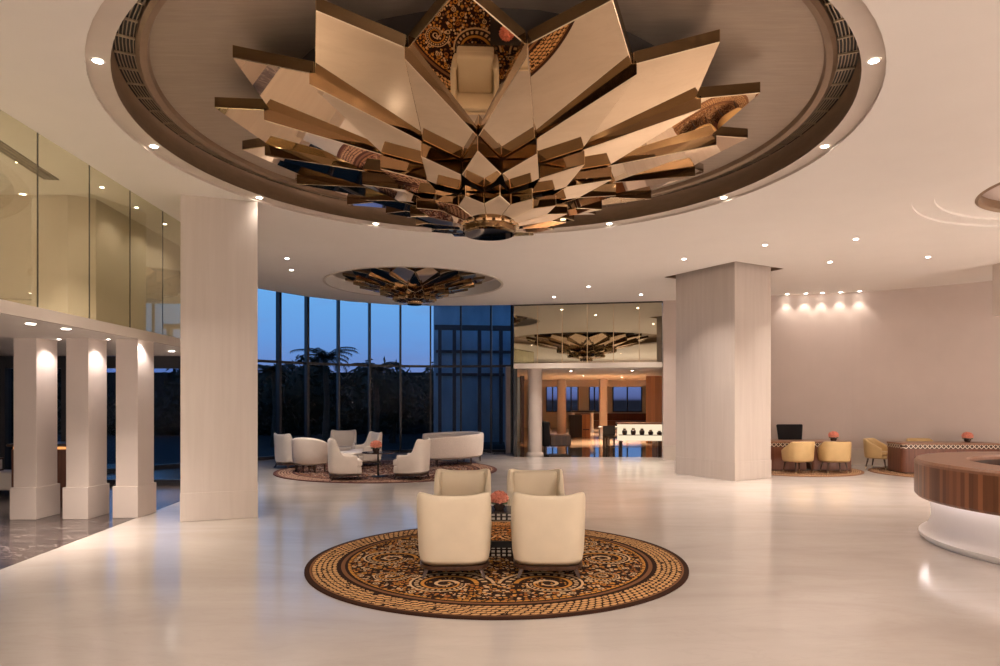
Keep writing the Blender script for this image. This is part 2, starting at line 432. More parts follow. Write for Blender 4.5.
# ring vent
v = empty('ring_vent', 'dark slotted air vent ring inside the large round ceiling recess', 'vent', (RC[0], RC[1], 5.19))
mb = MB(); mb.lathe([(4.0, .02), (3.78, .02)], 128); mb.build('backing', M['black'], v)
mb = MB()
for rr in (3.815, 3.845, 3.875, 3.905, 3.935, 3.965): mb.lathe([(rr-.004, 0), (rr+.004, 0), (rr+.004, .012), (rr-.004, .012)], 128)
for i in range(72):
    a = 2*PI*i/72; Mx = Matrix.Rotation(a, 4, 'Z'); mb.box(3.8, 3.985, -.012, .012, -.004, .012, M=Mx)
mb.build('grille', M['brasswire'], v)
# second recess
mb = MB(); mb.lathe([(2.27, H), (2.27, H+.26), (2.2, 5.15)], 96, (R2[0], R2[1], 0)); mb.build('ceiling_recess_wall', M['plaster'], kind='structure')
mb = MB(); mb.disc(2.3, 5.15, 96, R2, up=False); mb.build('ceiling_recess_disc', M['leaf'], kind='structure')
mb = MB(); mb.lathe([(2.27, H-.012), (2.34, H-.012), (2.34, H), ], 96, (R2[0], R2[1], 0)); mb.build('trim_1', M['wallw'], kind='structure')
# stepped recess above the counter
RLN = (8.8, 9.6)
mb = MB(); mb.lathe([(2.9, H), (2.9, H+.035), (2.6, H+.035), (2.6, H+.07)], 96, (RK[0], RK[1], 0)); mb.build('ceiling_steps', M['plaster'], kind='structure')
flat_holes('ceiling_inner', [circ(*RK, 2.6), circ(*RLN, 1.6)], H+.07, M['plaster'])
mb = MB(); mb.lathe([(1.6, H+.07), (1.56, H+.05), (1.53, H+.10), (1.55, H+.24)], 96, (RLN[0], RLN[1], 0)); mb.build('ceiling_lens_rim', M['bronze'], kind='structure')
mb = MB(); mb.disc(1.56, H+.24, 96, RLN, up=False); mb.build('ceiling_lens', M['wallr'], kind='structure')
# recess round the right pillar
mb = MB(); pp = pil(.2); mb.add([(a, b, H) for a, b in pp] + [(a, b, H+.08) for a, b in pp], [(i, (i+1) % 4, (i+1) % 4+4, i+4) for i in range(4)] + [(4, 5, 6, 7)])
mb.build('ceiling_pillar_recess', M['bronze'], kind='structure')

# ------------------------------------------------------------------ pillars
def pillar(name, pts, z0, z1, mat, label):
    o = empty(name, label, 'pillar', (0, 0, 0)); o['kind'] = 'structure'
    MB().prism(pts, z0+.42, z1).build('shaft', mat, o, bevel=.006)
    cx = sum(p[0] for p in pts)/4; cy = sum(p[1] for p in pts)/4
    out = [(cx + (p[0]-cx)*1.012, cy + (p[1]-cy)*1.012) for p in pts]
    MB().prism(out, z0, z0+.425).build('plinth', mat, o, bevel=.006)
    return o
pillar('stone_pillar', pil(0), 0, H+.08, M['stone2'], 'broad square travertine pillar right of the lounge opening')
A0 = Vector((-4.76, 9.93)); ua = Vector((.94, .342)); wa = Vector((-.342, .94))
pillar('stone_pillar', [tuple(A0 + ua*a + wa*b) for a, b in ((0, 0), (1.08, 0), (1.08, 1.1), (0, 1.1))], 0, H, M['stone'], 'tall square travertine pillar left of the dusk windows')
# colonnade piers
def pier(x0, x1, y, label, g='square piers of the left colonnade'):
    o = empty('square_pier', label, 'pier', ((x0+x1)/2, y, 0), 0, g)
    hw = (x1-x0)/2
    MB().box(-hw+.03, hw-.02, .04, .52, .48, 2.76).build('shaft', M['pier'], o, bevel=.004)
    MB().box(-hw, hw, 0, .56, 0, .485).build('plinth', M['pier'], o, bevel=.006)
    return o
pier(-7.43, -7.03, 10.1, 'leftmost pale square pier of the three')
pier(-6.65, -6.26, 10.13, 'middle pale square pier of the three')
pier(-5.96, -5.57, 10.25, 'pale square pier nearest the tall stone pillar')
# mezzanine on the left
def gx(y): return -5.25 - .05*(y-7)
mb = MB(); mb.prism([(gx(0)-.02, 0), (gx(0)-.02, -9), (-16, -9), (-16, 14.2), (gx(12.6)-.05, 14.2), (gx(12.6)-.02, 12.6)][::-1], 2.76, 2.85)
mb.build('ceiling_mezzanine', M['plaster'], kind='structure')
mb = MB(); mb.prism([(gx(-9), -9), (gx(12.6), 12.6), (gx(12.6)-.05, 12.6), (gx(-9)-.05, -9)], 2.73, 2.87); mb.build('trim_2', M['wallw'], kind='structure')
mb = MB(); mb.prism([(-8.6, 9.95), (-6.45, 9.95), (-6.15, 10.15), (-6.4, 13.8), (-8.6, 13.8)], 2.85, H); mb.build('wall_mezzanine', M['wallw'], kind='structure')
MB().box(-16.2, -16, -9, 19, 0, 5).build('wall_left', M['wallr'], kind='structure')
MB().box(-16, -8.6, 13.4, 13.5, 2.85, 5.5).build('wall_mezzanine_back', M['wallw'], kind='structure')
wl = bpy.data.objects.new('window_1', None); C.objects.link(wl); wl['kind'] = 'structure'
ys = [1.35, 2.4, 3.45, 4.5, 5.55, 6.6, 7.65, 8.7, 9.75, 10.8, 11.85, 12.6]
for a, b in zip(ys[:-1], ys[1:]):
    mb = MB(); mb.prism([(gx(a+.01)-.02, a+.01), (gx(b-.01)-.02, b-.01), (gx(b-.01)-.026, b-.01), (gx(a+.01)-.026, a+.01)], 2.86, H-.005); mb.build('pane', M['mglass'], wl)
    mb = MB(); mb.box(gx(a)-.03, gx(a)-.018, a-.006, a+.006, 2.86, H-.002); mb.build('joint', M['joint'], wl)
# slot diffuser behind the glass
v = empty('slot_vent', 'long dark linear air slot in the ceiling behind the green glass', 'vent', (-5.62, 5.5, H-.01))
Mx = Matrix.Rotation(.16, 4, 'Z')
MB().box(-.10, .10, -3.8, 3.8, 0, .01, M=Mx).build('backing', M['black'], v)
mb = MB()
for q in (-.085, -.03, .03, .085): mb.box(q-.008, q+.008, -3.8, 3.8, -.006, .004, M=Mx)
mb.build('slats', M['bronze'], v)

# ------------------------------------------------------------------ envelope walls
RW = [(5.02, 20.5), (7.9, 19.5), (9.1, 19.2), (10.2, 18.85), (11.5, 18.05), (12.7, 17.0), (13.6, 15.9), (14.3, 14.5), (15, 11), (15, -9)]
def sweep(pts, z0, z1, name, mat, t=.15, sgn=1):
    mb = MB(); n = len(pts); off = []
    for i in range(n):
        d = Vector(pts[min(i+1, n-1)]) - Vector(pts[max(i-1, 0)]); d.normalize(); nn = Vector((-d.y, d.x))*sgn
        off.append((pts[i][0]+nn.x*t, pts[i][1]+nn.y*t))
    vs = [(a, b, z) for z in (z0, z1) for a, b in list(pts)+off]
    k = 2*n; fs = []
    for i in range(n-1):
        fs += [(i, i+1, i+1+k, i+k), (n+i, n+i+1, n+i+1+k, n+i+k), (i+k, i+1+k, n+i+1+k, n+i+k), (i, i+1, n+i+1, n+i)]
    fs += [(0, n, n+k, k), (n-1, 2*n-1, 2*n-1+k, n-1+k)]
    mb.add(vs, fs); return mb.build(name, mat, kind='structure')
def smooth_pts(pts, k=6):
    out = []
    for i in range(len(pts)-1):
        p0 = Vector(pts[max(i-1, 0)]); p1 = Vector(pts[i]); p2 = Vector(pts[i+1]); p3 = Vector(pts[min(i+2, len(pts)-1)])
        for j in range(k):
            t = j/k; out.append(tuple(.5*((2*p1) + (p2-p0)*t + (2*p0-5*p1+4*p2-p3)*t*t + (3*p1-p0-3*p2+p3)*t**3)))
    out.append(tuple(pts[-1])); return out
RWs = smooth_pts(RW[:-1]) + [RW[-1]]
sweep(RWs, 0, 5.6, 'wall_right', M['wallr'])
sweep([(a-.0, b-.0) for a, b in RWs], 0, .40, 'baseboard_right', M['wallw'], .03, -1)
sweep([(a-.0, b-.0) for a, b in RWs], .40, .45, 'trim_3', M['stone'], .045, -1)
MB().box(-16, 15.4, -9.2, -9, 0, 5).build('wall_rear', M['wallr'], kind='structure')
mb = MB(); mb.box(11.15, 12.1, 14.6, 15.1, 3.72, H); mb.build('wall_panel', M['stone'], kind='structure', bevel=.01)

# ------------------------------------------------------------------ curved dusk glazing
win = bpy.data.objects.new('window_2', None); C.objects.link(win); win['kind'] = 'structure'
for i in range(len(GL)-1):
    a, b = Vector(GL[i]), Vector(GL[i+1]); d = (b-a).normalized(); nn = Vector((-d.y, d.x))
    q = [a + d*.03 - nn*.006, b - d*.03 - nn*.006, b - d*.03 + nn*.006, a + d*.03 + nn*.006]
    MB().prism([tuple(x) for x in q], .06, 5.5).build('pane', M['glass'], win)
    hw = .045
    mb = MB()
    for z0, z1, t in ((0, .10, .06), (2.98, 3.06, .04)):
        q = [a - nn*t, b - nn*t, b + nn*t, a + nn*t]; mb.prism([tuple(x) for x in q], z0, z1)
    mb.build('rail', M['frame'], win)
for i, p in enumerate(GL):
    p = Vector(p); d = (Vector(GL[min(i+1, len(GL)-1)]) - Vector(GL[max(i-1, 0)])).normalized(); nn = Vector((-d.y, d.x))
    wd = .055 if i > 4 else .08; dp = .14
    MB().prism([tuple(p - d*wd/2*1 - nn*dp), tuple(p + d*wd/2 - nn*dp), tuple(p + d*wd/2 + nn*.05), tuple(p - d*wd/2 + nn*.05)], 0, 5.5).build('mullion', M['frame'], win)

# ------------------------------------------------------------------ left back windows behind the piers
win = bpy.data.objects.new('window_3', None); C.objects.link(win); win['kind'] = 'structure'
MB().box(-16, -5.9, 14.30, 14.32, .05, 2.76).build('pane', M['glass'], win)
for x in (-15.5, -14.2, -12.9, -11.6, -10.6, -9.3, -8.75, -7.75, -6.0): MB().box(x-.05, x+.05, 14.2, 14.4, 0, 2.76).build('mullion', M['frame'], win)
mb = MB(); mb.box(-16, -5.9, 14.22, 14.36, 0, .12); mb.box(-16, -5.9, 14.22, 14.36, 2.5, 2.76); mb.build('rail', M['frame'], win)
# reception desk glimpsed between the piers
t = empty('concierge_desk', 'dark wooden desk with amber lit top glimpsed between the left piers', 'desk', (-8.3, 12.3, 0))
MB().box(-.5, .5, -.3, .3, 0, .93).build('body', M['redwood'], t, bevel=.01)
MB().box(-.55, .55, -.35, .35, .98, 1.03).build('top', M['dwood'], t, bevel=.008)
MB().box(-.48, .48, -.28, .28, .93, .98).build('light_strip', M['lampglow'], t)
t = empty('lobby_bench', 'low pale bench at the far left edge behind the piers', 'bench', (-9.6, 12.9, 0))
MB().box(-.55, .55, -.25, .25, .10, .45).build('seat', M['creamlt'], t, bevel=.04)
for sx in (-1, 1):
    for sy in (-1, 1): MB().box(sx*.48-.02, sx*.48+.02, sy*.2-.02, sy*.2+.02, 0, .11).build('leg', M['dwood'], t)
t = empty('planter_lamp', 'small pale box lantern standing on the bench at far left', 'lantern', (-9.75, 12.9, .45))
MB().box(-.07, .07, -.07, .07, .03, .22).build('shade', M['white'], t, bevel=.01)
MB().box(-.085, .085, -.085, .085, 0, .03).build('base', M['dwood'], t)
MB().box(-.085, .085, -.085, .085, .22, .25).build('cap', M['dwood'], t)

# ------------------------------------------------------------------ mirrored lotus chandelier
def chandelier(label, loc, zoff=0):
    o = empty('petal_chandelier', label, 'chandelier', loc, 0, 'mirrored petal ceiling flowers')
    T0 = .155
    rings = [(.30, 3.865, .76, 3.985, .965, 4.015), (.70, 4.08, 1.10, 4.20, 1.54, 4.28), (1.10, 4.33, 1.50, 4.44, 2.65, 4.67), (1.45, 4.50, 2.59, 4.785, 3.10, 4.94)]
    for k, (ri, zi, rs, zs, rt, zt) in enumerate(rings):
        # keep the face plane through shoulders and tip
        hs = math.radians(11.25); sl = (zt - zs)/(rt - rs*math.cos(hs)); 
        base_a = -93.4 if k % 2 else -82.2
        for j in range(16):
            a = math.radians(base_a + 22.5*j)
            def pt(r, da, z=None):
                return (r*math.cos(a+da), r*math.sin(a+da), (zt - sl*(rt - r*math.cos(da))))
            hg = hs*.985
            pts = [pt(ri, -hg if k == 0 else -.02), pt(rs, -hg), pt(rt, 0), pt(rs, hg), pt(ri, hg if k == 0 else .02)]
            pts = [(p[0], p[1], p[2] - 5.2) for p in pts]
            mb = MB(); mb.slab(pts, (.13, T0, .135, .12)[k]); mb.m = [0, 0] + [2]*(len(mb.m)-2)
            ob = mb.build('petal', [M['mirror'], M['trim'], M['mirror_dark_refl']], o)
            b = ob.modifiers.new('bevel', 'BEVEL'); b.width = .006; b.segments = 1; b.limit_method = 'ANGLE'; b.angle_limit = .5; b.material = 1
    mb = MB(); mb.lathe([(0, -1.37), (.30, -1.37), (.325, -1.35), (.325, -1.30), (.30, -1.30), (.30, -1.19), (0, -1.19)], 48, smooth=False); mb.build('base_disc', M['mirror_dark_refl'], o)
    for i in range(20):
        a = 2*PI*i/20; Mx = Matrix.Rotation(a, 4, 'Z'); mb2 = MB(); mb2.box(.27, .365, -.038, .038, -1.285, -1.205, M=Mx); mb2.build('bracket', M['trim'], o, bevel=.004)
    mb = MB(); mb.lathe([(.26, -1.32), (.26, -1.1), (.7, -.8), (1.3, -.6), (1.6, -.35), (2.4, -.2), (2.4, 0)], 32); mb.build('core', M['slot'], o)
    return o
ch = chandelier('huge bronze mirrored petal chandelier in the large ceiling recess', (RC[0], RC[1], 5.2))
again(ch, 'smaller bronze mirrored petal chandelier above the window lounge', (R2[0], R2[1], 5.15), 0, scale=.6)

# ------------------------------------------------------------------ balustrade, lounge opening
def mpt(s): # along balustrade
    a, b = Vector((.44, 21.35)), Vector((5.0, 20.55)); return a + (b-a)*s
d = (mpt(1)-mpt(0)).normalized(); nn = Vector((d.y, -d.x))
bal = empty('mirrored_balustrade', 'tall mirrored glass balustrade of the mezzanine above the lounge opening', 'balustrade', (0, 0, 0))
S = [0, .165, .335, .505, .68, .85, 1.0]
for a, b in zip(S[:-1], S[1:]):
    p, q = mpt(a+.002), mpt(b-.002)
    MB().prism([tuple(p), tuple(q), tuple(q - nn*.012), tuple(p - nn*.012)], 3.0, 4.84).build('glass_panel', M['bglass'], bal)
for a in S[1:-1]:
    p = mpt(a); MB().prism([tuple(p - d*.008+nn*.01), tuple(p + d*.008+nn*.01), tuple(p + d*.008 - nn*.02), tuple(p - d*.008 - nn*.02)], 3.0, 4.84).build('joint', M['brass'], bal)
p, q = mpt(0), mpt(1)
MB().prism([tuple(p+nn*.02), tuple(q+nn*.02), tuple(q - nn*.1), tuple(p - nn*.1)], 4.84, H).build('top_track', M['slot'], bal)
MB().prism([tuple(p+nn*.04), tuple(q+nn*.04), tuple(q - nn*.3), tuple(p - nn*.3)], 2.84, 3.0).build('trim_4', M['wallw'], kind='structure')
MB().prism([(.44, 21.6), (5.0, 20.8), (9.5, 21.4), (14, 46), (.44, 46)], 2.86, 2.98).build('ceiling_lounge', M['plaster'], kind='structure')
MB().box(.44, 6, 24.5, 24.6, 2.98, 5.0).build('wall_mezzanine_lounge', M['wallw'], kind='structure')
MB().prism([(.44, 21.4), (5.0, 20.6), (6, 24.6), (.44, 24.6)], H, 4.95).build('ceiling_mezzanine_lounge', M['plaster'], kind='structure')
mb = MB(); mb.prism([(5.02, 20.5), (5.25, 20.6), (5.5, 21.6), (5.25, 21.6)][::1], 0, H); mb.build('wall_jamb', M['stone'], kind='structure')
mb = MB(); mb.box(.44, .56, 21.6, 23.5, 0, 5.6); mb.build('wall_jamb_dark', M['frame'], kind='structure')
# round columns and square post of the lounge
def rcol(x, y, r, label):
    o = empty('round_column', label, 'column', (x, y, 0), 0, 'round lounge columns')
    MB().lathe([(r, .12), (r, 2.87)], 32).build('shaft', M['pier'], o)
    MB().lathe([(0, 0), (r*1.22, 0), (r*1.22, .06), (r*1.08, .12), (0, .12)], 32).build('base', M['pier'], o)
rcol(1.15, 21.95, .235, 'pale round column at the left edge of the lounge opening')
rcol(3.05, 33.0, .22, 'pale round column deeper inside the lounge behind the dark bench')
t = empty('square_column', 'lit square column in the middle of the lounge', 'column', (4.95, 32, 0))
MB().box(-.17, .17, -.17, .17, .12, 2.86).build('shaft', M['pier'], t, bevel=.01)
MB().box(-.2, .2, -.2, .2, 0, .12).build('base', M['pier'], t, bevel=.01)
MB().box(.44, 13, 33.9, 34.2, 2.55, 2.86).build('wall_beam', M['wallw'], kind='structure')
# lounge back wall with windows
mb = MB(); mb.box(.44, 14, 45, 45.2, 0, 1.1); mb.box(.44, 14, 45, 45.2, 2.75, 3.0)
for x0, x1 in ((.44, 3.1), (4.0, 4.3), (5.3, 6.0), (6.75, 7.6), (9.6, 14)): mb.box(x0, x1, 45, 45.2, 1.1, 2.75)
mb.build('wall_lounge_back', M['wallw'], kind='structure')
for nwin, (x0, x1) in enumerate(((3.1, 4.0), (4.3, 5.3), (6.0, 6.75), (7.6, 9.6))):
    o = bpy.data.objects.new('window_%d' % (nwin+4), None); C.objects.link(o); o['kind'] = 'structure'
    MB().box(x0, x1, 45.08, 45.1, 1.1, 2.75).build('pane', M['glass'], o)
    mb = MB()
    for x in (x0+.03, (x0+x1)/2, x1-.03): mb.box(x-.04, x+.04, 45.0, 45.1, 1.1, 2.75)
    mb.box(x0, x1, 44.95, 45.1, 1.05, 1.12); mb.build('frame', M['frame'], o)
# wood wall on the right of the lounge
MB().prism([(6.2, 28.3), (6.45, 28.3), (8.6, 36.0), (8.3, 36.2)], 0, 2.86).build('wall_lounge_wood', M['orangewood'], kind='structure')
MB().prism([(6.2, 28.3), (9.4, 27.5), (9.4, 27.7), (6.25, 28.5)], 0, 2.86).build('wall_lounge_wood_front', M['orangewood'], kind='structure')
MB().box(.2, .44, 23.2, 46, 0, 3).build('wall_lounge_left', M['wallr'], kind='structure')
MB().prism([(9.4, 21.4), (9.6, 21.4), (14.2, 46), (14, 46)], 0, 3).build('wall_lounge_right', M['wallr'], kind='structure')
# lounge furniture
t = empty('display_counter', 'lit display counter with pale glowing front in the lounge opening', 'counter', (5.15, 23.7, 0), -.08)
MB().box(-1.0, 1.5, -.32, .32, .98, 1.04).build('top', M['countertop'], t, bevel=.008)
MB().box(-.95, 1.45, -.27, .27, .40, .98).build('front_panel', M['caselit'], t)
for x in (-.85, .5, 1.35): MB().box(x-.05, x+.05, -.1, .1, 0, .40).build('leg', M['dwood'], t)
for k in range(7):
    x = -.78 + k*.3
    o = empty('display_jar', 'small dark jar %s on the glowing counter front' % ('first', 'second', 'third', 'fourth', 'fifth', 'sixth', 'seventh')[k].join(('', ' from the left')), 'jar', (4.999+.151+x*.9968, 23.7-.375 - x*.0799, .621), 0, 'jars along the lit display counter')
    hh = (.2, .21, .2, .15, .12, .12, .12)[k]
    MB().lathe([(0, 0), (.07, 0), (.09, hh*.3), (.09, hh*.7), (.05, hh*.85), (.05, hh), (0, hh)], 16).build('body', M['dwood'], o)
    MB().lathe([(0, hh), (.055, hh), (.055, hh+.02), (0, hh+.03)], 16).build('lid', M['brass'], o)
t2 = MB().box(-.95, 1.45, -.49, -.27, .60, .62); sh = t2.build('shelf', M['dwood'], t)
t = empty('dark_sofa', 'dark low sofa behind the round column at the lounge entrance', 'sofa', (2.15, 24.4, 0))
MB().box(-.35, .4, -.45, .45, .16, .58).build('seat', M['dwood'], t, bevel=.04)
MB().box(-.62, -.35, -.45, .45, .16, 1.05).build('backrest', M['blackleather'], t, bevel=.05)
for sx in (-.5, .32):
    for sy in (-.38, .38): MB().box(sx-.025, sx+.025, sy-.025, sy+.025, 0, .16).build('leg', M['dwood'], t)
t = empty('tall_cabinet', 'black cabinet with warm wooden side beside the inner round column', 'cabinet', (3.9, 33.6, 0))
MB().box(-.42, .2, -.3, .3, 0, 1.1).build('body', M['black'], t, bevel=.01)
MB().box(.2, .6, -.3, .3, 0, 1.12).build('side_unit', M['orangewood'], t, bevel=.01)
MB().box(.24, .56, -.33, -.3, .35, .4).build('shelf_edge', M['dwood'], t)
t = empty('high_table', 'high dark topped table beyond the wooden cabinet in the lounge', 'table', (5.0, 38.5, 0))
MB().box(-.9, .5, -.4, .4, 1.15, 1.25).build('top', M['black'], t, bevel=.01)
for x in (-.8, .3): MB().box(x-.06, x+.06, -.3, .3, 0, 1.15).build('leg', M['white'], t)
t = empty('banquette', 'reddish banquette seat under the lounge back windows', 'bench', (8.0, 44.0, 0))
MB().box(-3, 2.2, -.4, .4, 0, .5).build('seat', M['redwood'], t, bevel=.03)
MB().box(-3, 2.2, .4, .6, 0, .98).build('backrest', M['redwood'], t, bevel=.03)
t = empty('dark_lounge_chair', 'dark wooden chair beside the lit display counter', 'chair', (4.25, 25.4, 0), .3)
MB().box(-.25, .25, -.25, .25, .40, .47).build('seat', M['dwood'], t, bevel=.01)
MB().box(-.25, .25, .2, .25, .47, .85).build('backrest', M['dwood'], t, bevel=.01)
for sx in (-.22, .22):
    for sy in (-.22, .22): MB().box(sx-.025, sx+.025, sy-.025, sy+.025, 0, .41).build('leg', M['dwood'], t)
t = empty('side_table', 'pale topped table behind the lit display counter', 'table', (5.2, 26.6, 0))
MB().box(-1.2, 1.2, -.5, .5, .72, .78).build('top', M['creamlt'], t, bevel=.01)
for sx in (-1, 1): MB().box(sx-.04, sx+.04, -.4, .4, 0, .72).build('leg', M['dwood'], t)

# ------------------------------------------------------------------ rugs
def rug(r, loc, mat, label):
    mb = MB(); mb.lathe([(1.0, 0), (1.0, 1.0), (.995, 1.15), (0, 1.15)], 128, smooth=False)
    o = mb.build('round_rug', mat, loc=loc); o.scale = (r, r, .014)
    return tag(o, label, 'rug')
rug(2.1, (-.035, 7.57, 0), M['rug'], 'large round dark and gold suzani patterned rug in the foreground')
rug(2.84, (-2.92, 17.4, 0), M['rug2'], 'round patterned rug in cold light tones under the seating by the dusk windows')
rug(1.75, (7.6, 17.55, 0), M['rug3'], 'round tan rug under the desk beside the square pillar')
rug(1.5, (10.9, 16.65, 0), M['rug3'], 'round tan rug under the desk nearest the right edge')
RZ = .0165

# ------------------------------------------------------------------ wing armchair
def shell(mb, prof_fn, n=40, a0=-125, a1=125, mi=0):
    """prof_fn(t in -1..1) -> (outer x, y, normal x, y, zbottom, ztop, thickness, flare)"""
    rows = []
    for i in range(n+1):
        t = -1 + 2*i/n
        x, y, nx, ny, zb, zt, th, fl = prof_fn(t)
        row = []
        for (f, dz, k) in ((0, 0, 0), (.0, .5, .45), (0, .8, .8), (0, .96, 1), (.25, 1, 1), (.75, 1, 1), (1, .95, 1), (1, .6, .7), (1, 0, 0)):
            z = zb + (zt-zb)*dz; o = fl*k
            row.append((x + nx*(o - th*f), y + ny*(o - th*f), z))
        rows.append(row)
    k = len(rows[0]); vs = [p for r in rows for p in r]; fs = []
    for i in range(n):
        for q in range(k-1): fs.append((i*k+q, (i+1)*k+q, (i+1)*k+q+1, i*k+q+1))
        fs.append((i*k+k-1, (i+1)*k+k-1, (i+1)*k, i*k))
    fs += [tuple(range(k)), tuple(range(n*k, n*k+k))[::-1]]
    mb.add(vs, fs, mi, True)
def splan(t, wx, wy, e, spanfront=.62):
    """superellipse U, t=0 at the back (-y), |t|=1 at the front ends"""
    a = -PI/2 + t*(PI/2 + spanfront)
    c, s = math.cos(a), math.sin(a)
    x = wx*math.copysign(abs(c)**(2/e), c); y = wy*math.copysign(abs(s)**(2/e), s)
    nx = math.copysign(abs(c)**(2-2/e), c)/wx; ny = math.copysign(abs(s)**(2-2/e), s)/wy
    l = math.hypot(nx, ny) or 1
    return x, y, nx/l, ny/l
def armchair(label, leather, rug_group, name='wing_armchair', Hb=.838, Ha=.56, W=.37, D=.37, cat='armchair'):
    o = empty(name, label, cat, (0, 0, 0), 0, rug_group)
    def pf(t):
        x, y, nx, ny = splan(t, W, D, 3.4, .55)
        at = abs(t)
        if at < .34: h = Hb + .028*(at/.34)**2
        elif at < .48: h = Hb + .028
        elif at < .74: q = (at-.48)/.26; q = q*q*(3-2*q); h = (Hb+.028)*(1-q) + Ha*q
        else: h = Ha - .02*(at-.74)
        th = .065 if at < .6 else .09
        fl = .015 + .03*math.exp(-((at-.42)/.16)**2)
        return x, y, nx, ny, .115, h, th, fl
    mb = MB(); shell(mb, pf, 48); mb.build('shell', leather, o, sub=1)
    MB().box(-W+.08, W-.08, -D+.09, D-.02, .13, .30).build('seat_base', leather, o, bevel=.03, seg=3)
    MB().box(-W+.09, W-.09, -D+.10, D+.0, .30, .45).build('seat_cushion', leather, o, bevel=.045, seg=4)
    mb = MB(); mb.box(-W+.075, W-.075, -D+.05, -D+.11, .40, Hb-.012)
    mb.build('back_cushion', leather, o, bevel=.02, seg=3)
    pts = []
    for i in range(48):
        a = 2*PI*i/48; c, s = math.cos(a), math.sin(a)
        pts.append(((W-.012)*math.copysign(abs(c)**(2/3.4), c), (D-.012)*math.copysign(abs(s)**(2/3.4), s)))
    MB().prism(pts, .085, .125).build('plinth_rim', M['dwood'], o, bevel=.005)
    for sx in (-1, 1):
        for sy in (-1, 1):
            MB().leg((sx*(W-.10), sy*(D-.10), .09), (sx*(W-.06), sy*(D-.055), 0), .032, .017).build('leg', M['dwood'], o)
    return o
G1 = 'cream armchairs on the foreground rug'
ac = armchair('cream leather wing armchair seen from behind, front left on the rug', M['cream'], G1)
ac.location = (-.475, 7.02, RZ); ac.rotation_euler = (0, 0, .03)
again(ac, 'cream leather wing armchair seen from behind, front right on the rug', (.50, 7.02, RZ), -.03)
again(ac, 'cream leather wing armchair facing the camera, behind the front left one', (-.50, 8.75, RZ), PI)
again(ac, 'cream leather wing armchair facing the camera, behind the front right one', (.475, 8.75, RZ), PI)
G2 = 'pale armchairs on the window lounge rug'
al = armchair('pale wing armchair in side view facing right at the near edge of the window rug', M['creamlt'], G2, Hb=.90)
al.location = (-3.56, 15.3, RZ); al.rotation_euler = (0, 0, -1.25)
again(al, 'pale wing armchair in side view facing left beside the curved sofa', (-2.03, 15.4, RZ), 1.35)
again(al, 'pale wing armchair at the far left edge of the window rug', (-5.62, 17.95, RZ), -.7)
again(al, 'pale wing armchair furthest back, facing the camera before the windows', (-4.62, 19.6, RZ), PI+.15)
again(al, 'pale wing armchair right of the furthest one, turned beside the coral flowers', (-3.70, 18.45, RZ), PI/2+.6)

# curved sofas
def curved_sofa(label, loc, rz, rad, span, Hb, He, depth=.75, leather='boucle', n=60):
    o = empty('curved_sofa', label, 'sofa', loc, rz)
    def pf(t):
        a = t*span
        h = Hb + (He-Hb)*abs(t)**2.2
        return rad*math.sin(a), -rad*math.cos(a), math.sin(a), -math.cos(a), .17, h, .13, .03
    mb = MB(); shell(mb, pf, n); mb.build('backrest', M[leather], o, sub=1)
    def pf2(t):
        a = t*span*.97
        return (rad-.12)*math.sin(a), -(rad-.12)*math.cos(a), math.sin(a), -math.cos(a), .17, .44, min(depth, rad-.3), 0
    mb = MB(); shell(mb, pf2, n); mb.build('seat', M[leather], o)
    for q in (-.9, -.45, 0, .45, .9):
        a = q*span
        for rr in (rad-.07, rad-.55):
            MB().leg((rr*math.sin(a), -rr*math.cos(a), .18), (rr*math.sin(a), -rr*math.cos(a), 0), .03, .018).build('leg', M['dwood'], o)
    return o
curved_sofa('large curved ivory sofa with a rounded back at the right of the window rug', (-1.95, 19.55, RZ), 1.75, 1.45, 1.75, .86, .76)
curved_sofa('small curved ivory tub sofa seen from behind at the left of the window rug', (-4.80, 17.0, RZ), -.25, .47, 1.6, .88, .70, .3, 'creamlt', 40)

# tables on the window rug
t = empty('pedestal_table', 'round thin topped pedestal table with coral flowers on the window rug', 'table', (-2.88, 15.75, RZ))
MB().lathe([(0, .55), (.36, .55), (.38, .56), (.38, .575), (0, .58)], 40).build('table_top', M['vase'], t)
MB().lathe([(.022, .02), (.022, .55)], 12).build('stem', M['black'], t)
MB().lathe([(0, 0), (.16, 0), (.16, .012), (0, .02)], 32).build('foot', M['black'], t)
t = empty('low_table', 'low pale round table between the armchairs on the window rug', 'table', (-4.0, 17.25, RZ))
MB().lathe([(0, .42), (.45, .42), (.46, .44), (.45, .46), (0, .46)], 40).build('table_top', M['creamlt'], t)
MB().lathe([(.2, .02), (.06, .12), (.06, .42)], 24).build('pedestal', M['dwood'], t)

# near inlay table
t = empty('inlay_side_table', 'black side table with white bone inlay between the cream armchairs', 'table', (.015, 7.9, RZ))
MB().box(-.27, .27, -.27, .27, .41, .50).build('table_top', M['inlay'], t, bevel=.004)
MB().box(-.22, .22, -.22, .22, .17, .41).build('body', M['mirror'], t, bevel=.004)
MB().box(-.24, .24, -.24, .24, .10, .17).build('plinth', M['black'], t, bevel=.004)
MB().box(-.27, .27, -.27, .27, 0, .10).build('base', M['inlay'], t, bevel=.004)

